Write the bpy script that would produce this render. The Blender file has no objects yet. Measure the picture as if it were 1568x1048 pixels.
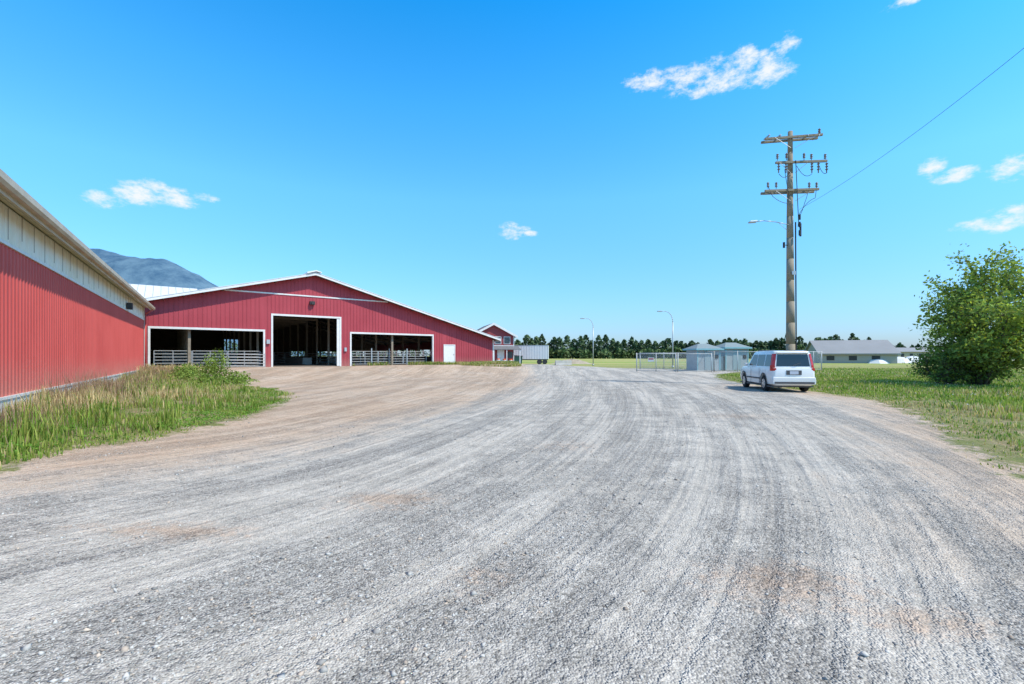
import bpy, math, random
import numpy as np
from mathutils import Vector, Matrix
random.seed(7); rng=np.random.default_rng(7)
S=bpy.context.scene
S.view_settings.view_transform='Standard'; S.view_settings.look='None'; S.view_settings.exposure=0; S.view_settings.gamma=1
COL=S.collection

# ---------------------------------------------------------------- node helpers
class NT:
    def __init__(s,nt): s.nt=nt; s.N=nt.nodes; s.L=nt.links
    def new(s,t,**k):
        n=s.N.new(t)
        for a,b in k.items(): setattr(n,a,b)
        return n
    def put(s,sock,v):
        if isinstance(v,bpy.types.NodeSocket): s.L.new(v,sock)
        else:
            try: sock.default_value=v
            except Exception: sock.default_value=tuple(v)+(1,)
    def m(s,op,a,b=0.0,c=None,clamp=False):
        n=s.new('ShaderNodeMath',operation=op,use_clamp=clamp)
        s.put(n.inputs[0],a); s.put(n.inputs[1],b)
        if c is not None: s.put(n.inputs[2],c)
        return n.outputs[0]
    def mix(s,f,a,b,bt='MIX'):
        n=s.new('ShaderNodeMix',data_type='RGBA',blend_type=bt)
        s.put(n.inputs[0],f)
        for i,v in ((6,a),(7,b)):
            if isinstance(v,bpy.types.NodeSocket): s.L.new(v,n.inputs[i])
            else: n.inputs[i].default_value=tuple(v)[:3]+(1,)
        return n.outputs[2]
    def noise(s,vec,scale,detail=3,rough=.55,out=0):
        n=s.new('ShaderNodeTexNoise'); 
        if vec is not None: s.L.new(vec,n.inputs['Vector'])
        n.inputs['Scale'].default_value=scale; n.inputs['Detail'].default_value=detail; n.inputs['Roughness'].default_value=rough
        return n.outputs[out]
    def rng(s,v,a,b,c=0.,d=1.,smooth=False):
        n=s.new('ShaderNodeMapRange'); n.clamp=True
        if smooth: n.interpolation_type='SMOOTHSTEP'
        s.put(n.inputs[0],v)
        for i,x in enumerate((a,b,c,d)): n.inputs[i+1].default_value=x
        return n.outputs[0]
    def attr(s,name,out='Fac'):
        n=s.new('ShaderNodeAttribute'); n.attribute_name=name; return n.outputs[out]
    def bump(s,h,strength,dist,nrm=None):
        n=s.new('ShaderNodeBump'); s.L.new(h,n.inputs['Height']); n.inputs['Strength'].default_value=strength; n.inputs['Distance'].default_value=dist
        if nrm is not None: s.L.new(nrm,n.inputs['Normal'])
        return n.outputs[0]

def new_mat(name):
    m=bpy.data.materials.new(name); m.use_nodes=True
    t=NT(m.node_tree); p=t.N['Principled BSDF']
    return m,t,p
def simple(name,col,rough=.7,metal=0.,var=.15,scale=6.,col2=None,bump=0.,spec=.3):
    m,t,p=new_mat(name)
    tc=t.new('ShaderNodeTexCoord').outputs['Object']
    f=t.rng(t.noise(tc,scale,4,.6),.3,.7)
    c2=col2 or tuple(x*(1-var) for x in col)
    t.put(p.inputs['Base Color'],t.mix(f,col,c2))
    p.inputs['Roughness'].default_value=rough; p.inputs['Metallic'].default_value=metal
    p.inputs['Specular IOR Level'].default_value=spec
    if bump: t.L.new(t.bump(t.noise(tc,scale*6,4,.6),bump,.02),p.inputs['Normal'])
    return m

# ---------------------------------------------------------------- mesh helpers
def link(ob,parent=None):
    COL.objects.link(ob)
    if parent is not None: ob.parent=parent
    return ob
def empty(name,loc=(0,0,0),rz=0):
    e=bpy.data.objects.new(name,None); e.location=loc; e.rotation_euler=(0,0,rz); e.empty_display_size=.5
    return link(e)
class MB:
    """mesh accumulator"""
    def __init__(s): s.v=[]; s.f=[]
    def poly(s,pts):
        i=len(s.v); s.v+= [tuple(p) for p in pts]; s.f.append(tuple(range(i,i+len(pts)))); return s
    def box(s,x0,x1,y0,y1,z0,z1):
        i=len(s.v)
        s.v+=[(x0,y0,z0),(x1,y0,z0),(x1,y1,z0),(x0,y1,z0),(x0,y0,z1),(x1,y0,z1),(x1,y1,z1),(x0,y1,z1)]
        for f in ((0,3,2,1),(4,5,6,7),(0,1,5,4),(1,2,6,5),(2,3,7,6),(3,0,4,7)): s.f.append(tuple(i+k for k in f))
        return s
    def prism(s,poly,axis,a,b):
        n=len(poly); i=len(s.v)
        for d in (a,b):
            for p,q in poly:
                s.v.append({'x':(d,p,q),'y':(p,d,q),'z':(p,q,d)}[axis])
        s.f.append(tuple(range(i,i+n))[::-1]); s.f.append(tuple(range(i+n,i+2*n)))
        for k in range(n): s.f.append((i+k,i+(k+1)%n,i+n+(k+1)%n,i+n+k))
        return s
    def tube(s,p,q,r0,r1=None,n=8,cap=True):
        r1=r0 if r1 is None else r1
        p=Vector(p);q=Vector(q);d=(q-p)
        if d.length<1e-6: return s
        d.normalize(); a=d.orthogonal().normalized(); b=d.cross(a); i=len(s.v)
        for c,r in ((p,r0),(q,r1)):
            for k in range(n):
                t=2*math.pi*k/n; s.v.append(tuple(c+a*(r*math.cos(t))+b*(r*math.sin(t))))
        for k in range(n): s.f.append((i+k,i+(k+1)%n,i+n+(k+1)%n,i+n+k))
        if cap: s.f.append(tuple(range(i,i+n))[::-1]); s.f.append(tuple(range(i+n,i+2*n)))
        return s
    def path(s,pts,r,n=8):
        rs=r if isinstance(r,(list,tuple)) else [r]*len(pts)
        for k in range(len(pts)-1): s.tube(pts[k],pts[k+1],rs[k],rs[k+1],n)
        return s
    def obj(s,name,mat,parent=None,smooth=False,bevel=0,recalc=True):
        me=bpy.data.meshes.new(name); me.from_pydata(s.v,[],s.f); me.materials.append(mat)
        if recalc:
            import bmesh
            bm=bmesh.new(); bm.from_mesh(me); bmesh.ops.recalc_face_normals(bm,faces=bm.faces); bm.to_mesh(me); bm.free()
        ob=bpy.data.objects.new(name,me)
        if smooth:
            for p in me.polygons: p.use_smooth=True
        if bevel:
            b=ob.modifiers.new('bevel','BEVEL'); b.width=bevel; b.segments=2; b.limit_method='ANGLE'
        return link(ob,parent)
def tri_mesh(name,V,F,mat,parent=None,col=None,attrs=None,smooth=False):
    me=bpy.data.meshes.new(name); V=np.asarray(V,dtype=np.float32); F=np.asarray(F,dtype=np.int32); k=F.shape[1]
    me.vertices.add(len(V)); me.vertices.foreach_set('co',V.ravel())
    me.loops.add(F.size); me.loops.foreach_set('vertex_index',F.ravel())
    me.polygons.add(len(F)); me.polygons.foreach_set('loop_start',np.arange(0,F.size,k,dtype=np.int32)); me.polygons.foreach_set('loop_total',np.full(len(F),k,dtype=np.int32))
    if smooth: me.polygons.foreach_set('use_smooth',np.ones(len(F),dtype=bool))
    me.update(calc_edges=True)
    if col is not None:
        a=me.color_attributes.new('Col','FLOAT_COLOR','POINT'); c=np.ones((len(V),4),dtype=np.float32); c[:,:3]=col; a.data.foreach_set('color',c.ravel())
    for n,v in (attrs or {}).items():
        a=me.attributes.new(n,'FLOAT','POINT'); a.data.foreach_set('value',np.asarray(v,dtype=np.float32))
    me.materials.append(mat)
    return link(bpy.data.objects.new(name,me),parent)

# ---------------------------------------------------------------- layout
BO=np.array([-26.9,33.3]); BX=np.array([.794,.608]); BX/=np.linalg.norm(BX); BN=np.array([BX[1],-BX[0]])
LO=np.array([-25.65,31.7]); LX=np.array([.554,-.832]); LX/=np.linalg.norm(LX); LN=np.array([-LX[1],LX[0]])
def ss(x,a,b):
    t=np.clip((x-a)/(b-a),0,1); return t*t*(3-2*t)
def gz(x,y):
    x=np.asarray(x,float); y=np.asarray(y,float)
    d=(x-BO[0])*BN[0]+(y-BO[1])*BN[1]; u=(x-BO[0])*BX[0]+(y-BO[1])*BX[1]
    z1=.66*(1-ss(d,1.5,14))*ss(-u,-46,-31)
    z1=z1*(1-ss(-d,60,90))
    d2=(x-LO[0])*LN[0]+(y-LO[1])*LN[1]
    z2=.26*(1-ss(d2,.5,5.5))
    z=np.maximum(z1,z2)
    z=z+.035*np.sin(x*.35+1.3)*np.sin(y*.27)*ss(np.hypot(x,y),4,14)
    return z

def sdf(P,poly):
    poly=np.array(poly,float); n=len(poly); d=np.full(len(P),1e9); inside=np.zeros(len(P),bool)
    for i in range(n):
        a=poly[i]; b=poly[(i+1)%n]; e=b-a; w=P-a
        t=np.clip((w@e)/(e@e),0,1); dd=w-t[:,None]*e; d=np.minimum(d,(dd**2).sum(1))
        c=((a[1]<=P[:,1])&(b[1]>P[:,1]))|((b[1]<=P[:,1])&(a[1]>P[:,1]))
        with np.errstate(divide='ignore',invalid='ignore'):
            xi=a[0]+(P[:,1]-a[1])/(b[1]-a[1]+1e-12)*(b[0]-a[0])
        inside^=c&(P[:,0]<xi)
    return np.where(inside,1,-1)*np.sqrt(d)
ROAD=[(-5,-30),(-5.0,0),(-5.3,3),(-5.8,4.5),(-6.3,5.5),(-6.7,6.8),(-6.4,8.3),(-6.7,10.6),(-7.4,14.5),(-9.0,18.0),(-11.2,21.3),(-15.5,25.2),(-19,28.5),(-22,32),(-24,37),
 (-40,60),(-60,85),(-30,110),(-12,92),(0,90),(7.5,82),(9.5,72),(13,60),(19,52),(24,46),(17.8,40),(13.8,30),(13.3,24),(13.2,19.5),(12.6,16),(10.6,11.7),(8.9,9.3),(7.3,6.9),(6.5,5.4),(5.6,3),(5,0),(5,-30)]
DIRT1=[(-7,-3),(-5.6,3.5),(-4.9,5.5),(-3.7,7.7),(-2.5,11.7),(-1.1,15),(1.2,25),(1.8,45),(2,62),(-80,90),(-80,-3)]
DIRT2=[(3.3,0),(3.9,3.7),(7.0,8.3),(10.2,14),(11.9,18),(12.2,26),(30,30),(30,0)]
def track(x,y): return (x-(4.6*np.log(np.maximum(y,-1.)+4)-11.0))/(1+.012*np.maximum(y,0))

# ---------------------------------------------------------------- ground
def axis(a,b,st,far,g=1.16):
    c=list(np.arange(a,b+1e-6,st)); s=st; x=c[-1]
    while x<far: s*=g; x+=s; c.append(x)
    s=st; x=c[0]
    while x>-far: s*=g; x-=s; c.insert(0,x)
    return np.array(c)
gx=axis(-36,34,.3,5000); gy=axis(-6,64,.3,5000)
XX,YY=np.meshgrid(gx,gy); P=np.stack([XX.ravel(),YY.ravel()],1)
ZZ=gz(P[:,0],P[:,1]); V=np.column_stack([P,ZZ])
nx,ny=len(gx),len(gy)
ii=np.arange(nx*ny).reshape(ny,nx)
F=np.stack([ii[:-1,:-1],ii[:-1,1:],ii[1:,1:],ii[1:,:-1]],-1).reshape(-1,4)
sdr=np.clip(sdf(P,ROAD),-6,6); sdd=np.clip(np.maximum(sdf(P,DIRT1),sdf(P,DIRT2)),-4,4)
trk=np.clip(track(P[:,0],P[:,1]),-60,60)
patch=np.zeros(len(P))
for cx,cy,rx,ry in ((1.9,3.2,1.0,.62),(-1.35,5.05,1.0,.55),(2.5,2.75,.7,.35),(-2.9,3.9,1.2,.4),(6,12,2.5,1.2),(1.,8,1.2,.9),(-.2,3.2,.5,.3)):
    patch=np.maximum(patch,(1-np.sqrt(((P[:,0]-cx)/rx)**2+((P[:,1]-cy)/ry)**2))*(1 if cy<5.5 else .6))
attrs=dict(road=sdr,dirt=sdd,trk=trk,patch=np.clip(patch,0,1))

gm,t,p=new_mat('ground_surface')
pos=t.new('ShaderNodeNewGeometry').outputs['Position']
big=t.noise(pos,.35,3,.6); mid=t.noise(pos,1.6,4,.62); fine=t.noise(pos,9,4,.68)
tr=t.attr('trk'); sx=t.new('ShaderNodeSeparateXYZ'); t.L.new(pos,sx.inputs[0])
cv=t.new('ShaderNodeCombineXYZ'); t.put(cv.inputs[0],t.m('MULTIPLY',tr,1.25)); t.put(cv.inputs[1],t.m('MULTIPLY',sx.outputs[1],.085))
wv=t.noise(cv.outputs[0],1.0,3,.65)
cv2=t.new('ShaderNodeCombineXYZ'); t.put(cv2.inputs[0],t.m('MULTIPLY',tr,5.5)); t.put(cv2.inputs[1],t.m('MULTIPLY',sx.outputs[1],.20))
wv2=t.noise(cv2.outputs[0],1.0,2,.6)
def voro(scale):
    n=t.new('ShaderNodeTexVoronoi',feature='F1'); t.L.new(pos,n.inputs['Vector']); n.inputs['Scale'].default_value=scale; return n
v1=voro(70); v3=voro(150)
def bw(s):
    n=t.new('ShaderNodeRGBToBW'); t.L.new(s,n.inputs[0]); return n.outputs[0]
st1=bw(v1.outputs['Color']); st3=bw(v3.outputs['Color'])
stone=t.m('ADD',t.m('MULTIPLY',t.m('SUBTRACT',st1,.5),.9),t.m('MULTIPLY',t.m('SUBTRACT',st3,.5),.6))
comp=t.rng(t.m('ADD',wv,t.m('MULTIPLY',t.m('SUBTRACT',mid,.5),.5)),.40,.60,0,1,True)   # 1 = compacted wheel track
stone=t.m('MULTIPLY',stone,t.rng(comp,0,1,1.35,.5))
val=t.m('ADD',1.0,stone)
val=t.m('MULTIPLY',val,t.rng(fine,.25,.75,.80,1.16)); val=t.m('MULTIPLY',val,t.rng(comp,0,1,.84,1.13)); val=t.m('MULTIPLY',val,t.rng(wv2,.3,.7,.88,1.09))
val=t.m('MULTIPLY',val,t.rng(mid,.3,.7,.93,1.06)); val=t.m('MULTIPLY',val,t.rng(big,.3,.7,.94,1.05))
gcol=t.mix(t.rng(big,.35,.65),(.475,.437,.385),(.445,.417,.376))
gcol=t.mix(t.m('MULTIPLY',comp,.5),gcol,(.50,.452,.385))
dcol=t.mix(t.rng(mid,.35,.68),(.56,.40,.28),(.46,.355,.26))
dcol=t.mix(t.rng(big,.45,.65,0,.7),dcol,(.53,.425,.33))
dd=t.m('ADD',t.attr('dirt'),t.m('ADD',t.m('MULTIPLY',t.m('SUBTRACT',mid,.5),3.2),t.m('MULTIPLY',t.m('SUBTRACT',wv,.5),4.0)))
dfac=t.rng(dd,-1.1,1.7,0,.88,True)
pf=t.rng(t.m('ADD',t.attr('patch'),t.m('MULTIPLY',t.m('SUBTRACT',fine,.55),1.8)),.10,.85,0,.65,True)
sc=t.mix(dfac,gcol,dcol); sc=t.mix(pf,sc,(.45,.315,.22))
vcl=t.new('ShaderNodeCombineColor')
for i in range(3): t.L.new(val,vcl.inputs[i])
road=t.mix(t.rng(dfac,0,1,1,.8),sc,t.mix(1.0,sc,vcl.outputs[0],'MULTIPLY'))
g1=t.mix(t.rng(fine,.3,.7),(.15,.19,.05),(.26,.25,.10))
g1=t.mix(t.rng(mid,.42,.66,0,.85),g1,(.36,.28,.17))
dist=t.rng(sx.outputs[1],35,90)
st=t.new('ShaderNodeCombineXYZ'); t.put(st.inputs[0],t.m('MULTIPLY',sx.outputs[0],.004)); t.put(st.inputs[1],t.m('MULTIPLY',sx.outputs[1],.05))
fs=t.noise(st.outputs[0],1.0,3,.6)
fcol=t.mix(t.rng(fs,.42,.58),(.25,.36,.07),(.46,.41,.16))
g1=t.mix(t.m('MULTIPLY',dist,.85),g1,fcol)
rs=t.m('ADD',t.attr('road'),t.m('ADD',t.m('MULTIPLY',t.m('SUBTRACT',mid,.5),1.8),t.m('MULTIPLY',t.m('SUBTRACT',fine,.5),1.2)))
rf=t.rng(rs,-.25,.2,0,1,True)
t.put(p.inputs['Base Color'],t.mix(rf,g1,road))
p.inputs['Roughness'].default_value=.95; p.inputs['Specular IOR Level'].default_value=.15
fb=t.noise(pos,14,2,.6)
hh=t.m('ADD',t.m('MULTIPLY',v1.outputs['Distance'],-.9),t.m('MULTIPLY',fb,1.8))
nb=t.bump(t.m('MULTIPLY',wv2,1.),.55,.11); nb=t.bump(hh,.9,.016,nb)
t.L.new(nb,p.inputs['Normal'])
ground=tri_mesh('ground',V,F,gm,attrs=attrs,smooth=True)
fm=(sdr[F].min(1)>-1.6)&(np.abs(P[F[:,0],0])<70)&(P[F[:,0],1]<100)
Fr=F[fm]; used=np.unique(Fr); remap=-np.ones(len(V),int); remap[used]=np.arange(len(used))
Vr=V[used].copy(); Vr[:,2]+=.005
tri_mesh('gravel_road',Vr,remap[Fr],gm,attrs={k:v[used] for k,v in attrs.items()},smooth=True)

# loose stones
def octas(n,xy,size,z):
    base=np.array([(1,0,0),(-1,0,0),(0,1,0),(0,-1,0),(0,0,1),(0,0,-1)],float)
    fc=np.array([(0,2,4),(2,1,4),(1,3,4),(3,0,4),(2,0,5),(1,2,5),(3,1,5),(0,3,5)])
    Vv=base[None]*rng.uniform(.55,1.25,(n,6,1))+rng.normal(0,.22,(n,6,3))
    a=rng.uniform(0,6.28,n); c,s_=np.cos(a)[:,None],np.sin(a)[:,None]
    x=Vv[...,0]*c-Vv[...,1]*s_; y=Vv[...,0]*s_+Vv[...,1]*c
    Vv=np.stack([x,y,Vv[...,2]*.6],-1)*size[:,None,None]
    Vv[...,0]+=xy[:,0:1]; Vv[...,1]+=xy[:,1:2]; Vv[...,2]+=z[:,None]
    return Vv.reshape(-1,3),(fc[None]+6*np.arange(n)[:,None,None]).reshape(-1,3)
def vnoise(q,s,seed=0):
    r=np.random.default_rng(seed); o=0
    for k in range(6):
        a=r.uniform(0,6.28); f=s*r.uniform(.5,1.7); o=o+np.sin((q[:,0]*math.cos(a)+q[:,1]*math.sin(a))*f+r.uniform(0,6.28))
    return o/6
n=90000
yy=1.2+rng.random(n)**1.6*17; xx=rng.uniform(-1,1,n)*(1.25*yy+1.5)
q=np.stack([xx,yy],1); s=sdf(q,ROAD); tk=track(q[:,0],q[:,1])
band=ss(vnoise(np.stack([tk*1.,q[:,1]*.12],1),2.6,77)+.4*vnoise(q,1.3,78),-.1,.35); keep=(s>-.2)&(rng.random(n)<(.12+.88*band))
keep&=~((sdf(q,DIRT1)>.2)&(rng.random(n)<.55))
q=q[keep]; n=len(q); sz=rng.lognormal(math.log(.0070),.45,n); big_=rng.random(n)<.008; sz[big_]*=2.2; sz=np.clip(sz,.003,.030)
Vs,Fs=octas(n,q,sz,gz(q[:,0],q[:,1])+.005+sz*.15)
gcl=rng.uniform(.24,.62,n)[:,None]*np.array([1,.95,.87]); warm=rng.random(n)<.15; gcl[warm]*=np.array([1.05,.9,.78])
vm,t,p=new_mat('stone'); t.L.new(t.attr('Col','Color'),p.inputs['Base Color']); p.inputs['Roughness'].default_value=.9
tri_mesh('loose_gravel',Vs,Fs,vm,col=np.repeat(gcl,6,0))

# ---------------------------------------------------------------- grass
def leafmat(name,tr=.35):
    m,t,p=new_mat(name); c=t.attr('Col','Color'); t.L.new(c,p.inputs['Base Color']); p.inputs['Roughness'].default_value=.7; p.inputs['Specular IOR Level'].default_value=.2
    if tr>0:
        tl=t.new('ShaderNodeBsdfTranslucent'); t.L.new(t.mix(1.0,c,(1.3,1.3,.7),'MULTIPLY'),tl.inputs[0])
        ms=t.new('ShaderNodeMixShader'); ms.inputs[0].default_value=tr; out=t.N['Material Output']
        t.L.new(p.outputs[0],ms.inputs[1]); t.L.new(tl.outputs[0],ms.inputs[2]); t.L.new(ms.outputs[0],out.inputs[0])
    return m
gmat=leafmat('grass_blade',.3)
def blades(name,q,h,w,col,lean=.45,z=None,parent=None):
    n=len(q); z=gz(q[:,0],q[:,1]) if z is None else z
    a=rng.uniform(0,6.283,n); d=np.stack([np.cos(a),np.sin(a)],1); pr=np.stack([-d[:,1],d[:,0]],1)
    L=rng.uniform(.1,1,n)*lean*h
    V=np.zeros((n,5,3)); b=q; V[:,0,:2]=b-pr*w[:,None]/2; V[:,1,:2]=b+pr*w[:,None]/2
    mx=b+d*(L*.3)[:,None]; V[:,2,:2]=mx-pr*w[:,None]*.4; V[:,3,:2]=mx+pr*w[:,None]*.4; V[:,4,:2]=b+d*L[:,None]
    V[:,0,2]=V[:,1,2]=z-.01; V[:,2,2]=V[:,3,2]=z+h*.55; V[:,4,2]=z+h
    F=np.array([(0,1,3),(0,3,2),(2,3,4)])[None]+5*np.arange(n)[:,None,None]
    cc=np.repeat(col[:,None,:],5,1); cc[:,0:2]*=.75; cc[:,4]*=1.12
    return tri_mesh(name,V.reshape(-1,3),F.reshape(-1,3),gmat,col=cc.reshape(-1,3),parent=parent)
def gcolor(q,dry,k=1.):
    n=len(q); c=np.array([.16,.265,.04])*rng.uniform(.6,1.35,(n,1)); c2=np.array([.33,.38,.085])*rng.uniform(.65,1.25,(n,1)); c3=np.array([.60,.48,.26])*rng.uniform(.6,1.25,(n,1))
    pt=np.clip(.45+.6*vnoise(q,1.9,91),.1,.9)
    f=(rng.random(n)<pt)[:,None]; c=np.where(f,c2,c)*k; g=(rng.random(n)<dry)[:,None]; return np.where(g,c3,c)
# left verge
n=330000; q=np.stack([rng.uniform(-30,-4,n),rng.uniform(1.5,36,n)],1)
dl=(q-LO)@LN; sd=sdf(q,ROAD); db=(q-BO)@BN
dens=np.clip(1.15-np.hypot(q[:,0],q[:,1])/42,.28,1)
vis=q[:,0]>-1.2*q[:,1]-1.6
k=(dl>.08)&(sd<-.02+.5*vnoise(q,2.0,3)+.3*vnoise(q,6,5))&(db>.3)&(rng.random(n)<dens)&vis&~((vnoise(q,2.1,71)>.2)&(rng.random(n)<.86))
q=q[k]; dl=dl[k]; sd=sd[k]; n=len(q)
nz=vnoise(q,1.1,1); nz2=vnoise(q,3.2,2); nz3=vnoise(q,.6,6); nz4=vnoise(q,5.5,19)
h=(.04+.10*rng.random(n))*(1+.9*nz2)+.38*np.clip(nz+.0,0,1)*rng.random(n)+.14*np.clip(nz3,0,1)*rng.random(n)+.30*np.clip(1-dl/2.2,0,1)*rng.random(n)+.55*np.clip(nz4-.22,0,1)
h*=np.clip(.4+(-sd)/1.2,.4,1.1); h=np.clip(h,.03,.62)
dry=np.clip(.24+.9*np.clip(nz,-.4,1)+.6*np.clip(nz3,-.5,1)+.5*np.clip(1-dl/2,0,1)-.35*np.clip(1-(-sd)/1.0,0,1),.03,.9)
w=rng.uniform(.006,.014,n)*(1+np.hypot(q[:,0],q[:,1])/14)
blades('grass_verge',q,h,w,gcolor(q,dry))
def leaves(name,c,size,col,mat,parent=None,flat=.0):
    n=len(c); a=rng.normal(0,1,(n,3)); a/=np.linalg.norm(a,axis=1)[:,None]; b=rng.normal(0,1,(n,3)); b-=(a*b).sum(1)[:,None]*a; b/=np.linalg.norm(b,axis=1)[:,None]
    if flat: a[:,2]*=(1-flat); b[:,2]*=(1-flat)
    s=size[:,None]
    V=np.stack([c-a*s,c-b*s*.55,c+a*s,c+b*s*.55],1)
    F=np.array([0,1,2,3])[None]+4*np.arange(n)[:,None]
    return tri_mesh(name,V.reshape(-1,3),F,mat,col=np.repeat(col,4,0),parent=parent)
n=90000; q=np.stack([rng.uniform(-14,-4,n),rng.uniform(1.5,22,n)],1); sd=sdf(q,ROAD); k=(sd<-.0+.45*vnoise(q,2.6,8))&(sd>-2.0)&(((q-LO)@LN)>.3)&(vnoise(q,1.7,4)>-.15)&(q[:,0]>-1.2*q[:,1]-1.2)
q=q[k]; n=len(q); hm=.05+.17*np.clip(vnoise(q,3.5,51)+.2,0,1); c=np.column_stack([q,gz(q[:,0],q[:,1])+rng.random(n)*hm])
leaves('low_weeds',c,rng.uniform(.012,.036,n),np.array([.15,.30,.04])*rng.uniform(.6,1.4,(n,1)),gmat,flat=.4)
n=4200; uu=rng.uniform(0,31,n); dv=.15+np.abs(rng.normal(0,1.0,n)); q=LO+uu[:,None]*LX+dv[:,None]*LN
blades('dry_stalks',q,rng.uniform(.35,1.0,n)*np.clip(1.15-dv*.2,.3,1.1)*(.35+.65*ss(vnoise(q,.9,61),-.2,.3)),rng.uniform(.007,.012,n),np.array([.38,.25,.18])*rng.uniform(.5,1.2,(n,1)),lean=.4)
# right verge and field
n=420000; q=np.stack([rng.uniform(4.5,60,n),2+rng.random(n)**1.3*55],1)
sd=sdf(q,ROAD); dens=np.clip(1.1-np.hypot(q[:,0]-7,q[:,1]-6)/50,.15,1); k=(q[:,0]<1.2*q[:,1]+1.5)&(sd<-.05+.5*vnoise(q,2.1,13)+.25*vnoise(q,7,15))&(rng.random(n)<dens)
nz=vnoise(q,.8,11); k&=~((sd>-2.8)&(q[:,1]<18)&(vnoise(q,2.6,21)>.03)&(rng.random(len(q))<.87))
q=q[k]; sd=sd[k]; nz=nz[k]; n=len(q); h=(.04+.09*rng.random(n))*(1+.7*vnoise(q,2.4,12))+.14*np.clip(nz,0,1)*rng.random(n)
h*=np.clip(.4+(-sd)/2.5,.4,1.2); dry=np.clip(.16+.6*nz+.45*np.clip(1-(-sd)/2.8,0,1)*(q[:,1]<16),.05,.8)
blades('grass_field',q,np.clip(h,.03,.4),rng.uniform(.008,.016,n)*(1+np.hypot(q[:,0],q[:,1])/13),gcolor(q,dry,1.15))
n=16000; u=rng.uniform(8,34,n); dv=rng.uniform(.05,1.6,n)**1; q=BO+u[:,None]*BX+dv[:,None]*BN
gap=((u>8.3)&(u<14))|((u>15.2)&(u<16.5)); k=~gap&((vnoise(q,1.4,31)>0)|(u>28))&(dv<.5+.9*np.clip(vnoise(q,.9,33),0,1)+.8*(u>28)); q=q[k]; n=len(q)
blades('foundation_weeds',q,rng.uniform(.1,.42,n),rng.uniform(.03,.06,n),gcolor(q,np.full(n,.25)))
# grassy mound in front of the barn's right corner
n=9000; a=rng.uniform(0,6.28,n); r_=np.sqrt(rng.random(n)); q=np.stack([-3.2+4.2*r_*np.cos(a),48.0+2.4*r_*np.sin(a)],1); k=(vnoise(q,1.3,83)>-.2)&(((q-BO)@BN)>.4); q=q[k]; n=len(q)
blades('foundation_weeds',q,rng.uniform(.08,.35,n),rng.uniform(.03,.06,n),gcolor(q,np.full(n,.45)))
def weed(name,c,r,h,n,size,col):
    a=rng.uniform(0,6.28,n); rr=r*np.sqrt(rng.random(n)); z=rng.random(n)**.8; rr*=(1-.75*z)
    x=c[0]+rr*np.cos(a)+.15*np.sin(z*9+a); y=c[1]+rr*np.sin(a); g=gz(x,y)
    leaves(name,np.column_stack([x,y,g+z*h*(.75+.35*np.sin(a*5+c[0]))]),rng.uniform(.5,1.2,n)*size,np.array(col)*rng.uniform(.45,1.4,(n,1)),gmat)
for (cx,cy,r,h,n_) in ((-17.6,27.2,.8,1.75,900),(-16.9,26.9,.45,1.4,300),(-18.3,27.6,.5,1.5,350),(-18.8,28.3,.9,1.1,700),(-16.0,26.6,1.2,.6,900),(-20.5,29,1.,.7,700),(-19.6,27.1,1.2,.7,800),(-18.2,25.8,1.4,.55,900),(-15.3,24.9,1.0,.4,600),(-16.5,24.8,1.3,.5,800)):
    weed('weed_clump',(cx,cy),r,h,n_,.065,(.23,.33,.07))
n=900; q=np.stack([rng.uniform(8,48,n),rng.uniform(9,42,n)],1); sd=sdf(q,ROAD); k=(sd<-1.5)&(q[:,0]<1.2*q[:,1])&(vnoise(q,.7,41)>.05); q=q[k]; n=len(q)
fmat=simple('petal',(.8,.8,.74),.8)
Vf,Ff=octas(n,q,np.full(n,.026),gz(q[:,0],q[:,1])+.2); tri_mesh('field_flowers',Vf,Ff,fmat)

# ---------------------------------------------------------------- materials for buildings
def redmat(name,a,b,pitch):
    m,t,p=new_mat(name); tc=t.new('ShaderNodeTexCoord').outputs['Object']; sx=t.new('ShaderNodeSeparateXYZ'); t.L.new(tc,sx.inputs[0])
    mp=t.new('ShaderNodeCombineXYZ'); t.put(mp.inputs[0],t.m('MULTIPLY',sx.outputs[0],2.5)); t.put(mp.inputs[2],t.m('MULTIPLY',sx.outputs[2],.25))
    st=t.noise(mp.outputs[0],1.,5,.65); bn=t.noise(tc,.5,3,.5); fn=t.noise(tc,14,4,.6)
    c=t.mix(t.rng(st,.3,.7),a,b); c=t.mix(t.rng(bn,.35,.7,0,.35),c,tuple(x*1.15+.02 for x in a))
    dz=t.rng(t.m('ADD',sx.outputs[2],t.m('MULTIPLY',t.m('SUBTRACT',fn,.5),1.)),.5,1.7,.45,0,True)
    c=t.mix(dz,c,(.42,.24,.19))
    fr=t.m('FRACT',t.m('DIVIDE',sx.outputs[0],pitch)); ln=t.rng(t.m('ABSOLUTE',t.m('SUBTRACT',fr,.5)),.48,.5,0,.35)
    c=t.mix(ln,c,(.12,.02,.025))
    t.put(p.inputs['Base Color'],c); p.inputs['Roughness'].default_value=.55; p.inputs['Specular IOR Level'].default_value=.3
    return m
red1=redmat('red_steel_main',(.385,.052,.068),(.325,.042,.056),.9)
red2=redmat('red_steel_left',(.56,.092,.078),(.49,.074,.065),.92)
white=simple('white_trim',(.74,.74,.72),.5,var=.15,scale=3)
roofw=simple('white_steel_roof',(.74,.75,.75),.45,var=.08,scale=1.5)
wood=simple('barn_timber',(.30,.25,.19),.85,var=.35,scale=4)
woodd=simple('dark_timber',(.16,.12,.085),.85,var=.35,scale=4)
conc=simple('concrete',(.46,.45,.42),.9,var=.25,scale=2,bump=.2)
concw=simple('painted_concrete',(.70,.69,.66),.85,var=.25,scale=2,bump=.2)
galv=simple('galvanised_steel',(.50,.52,.53),.45,metal=.5,var=.15)
dark=simple('dark_metal',(.05,.05,.052),.6)
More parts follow.
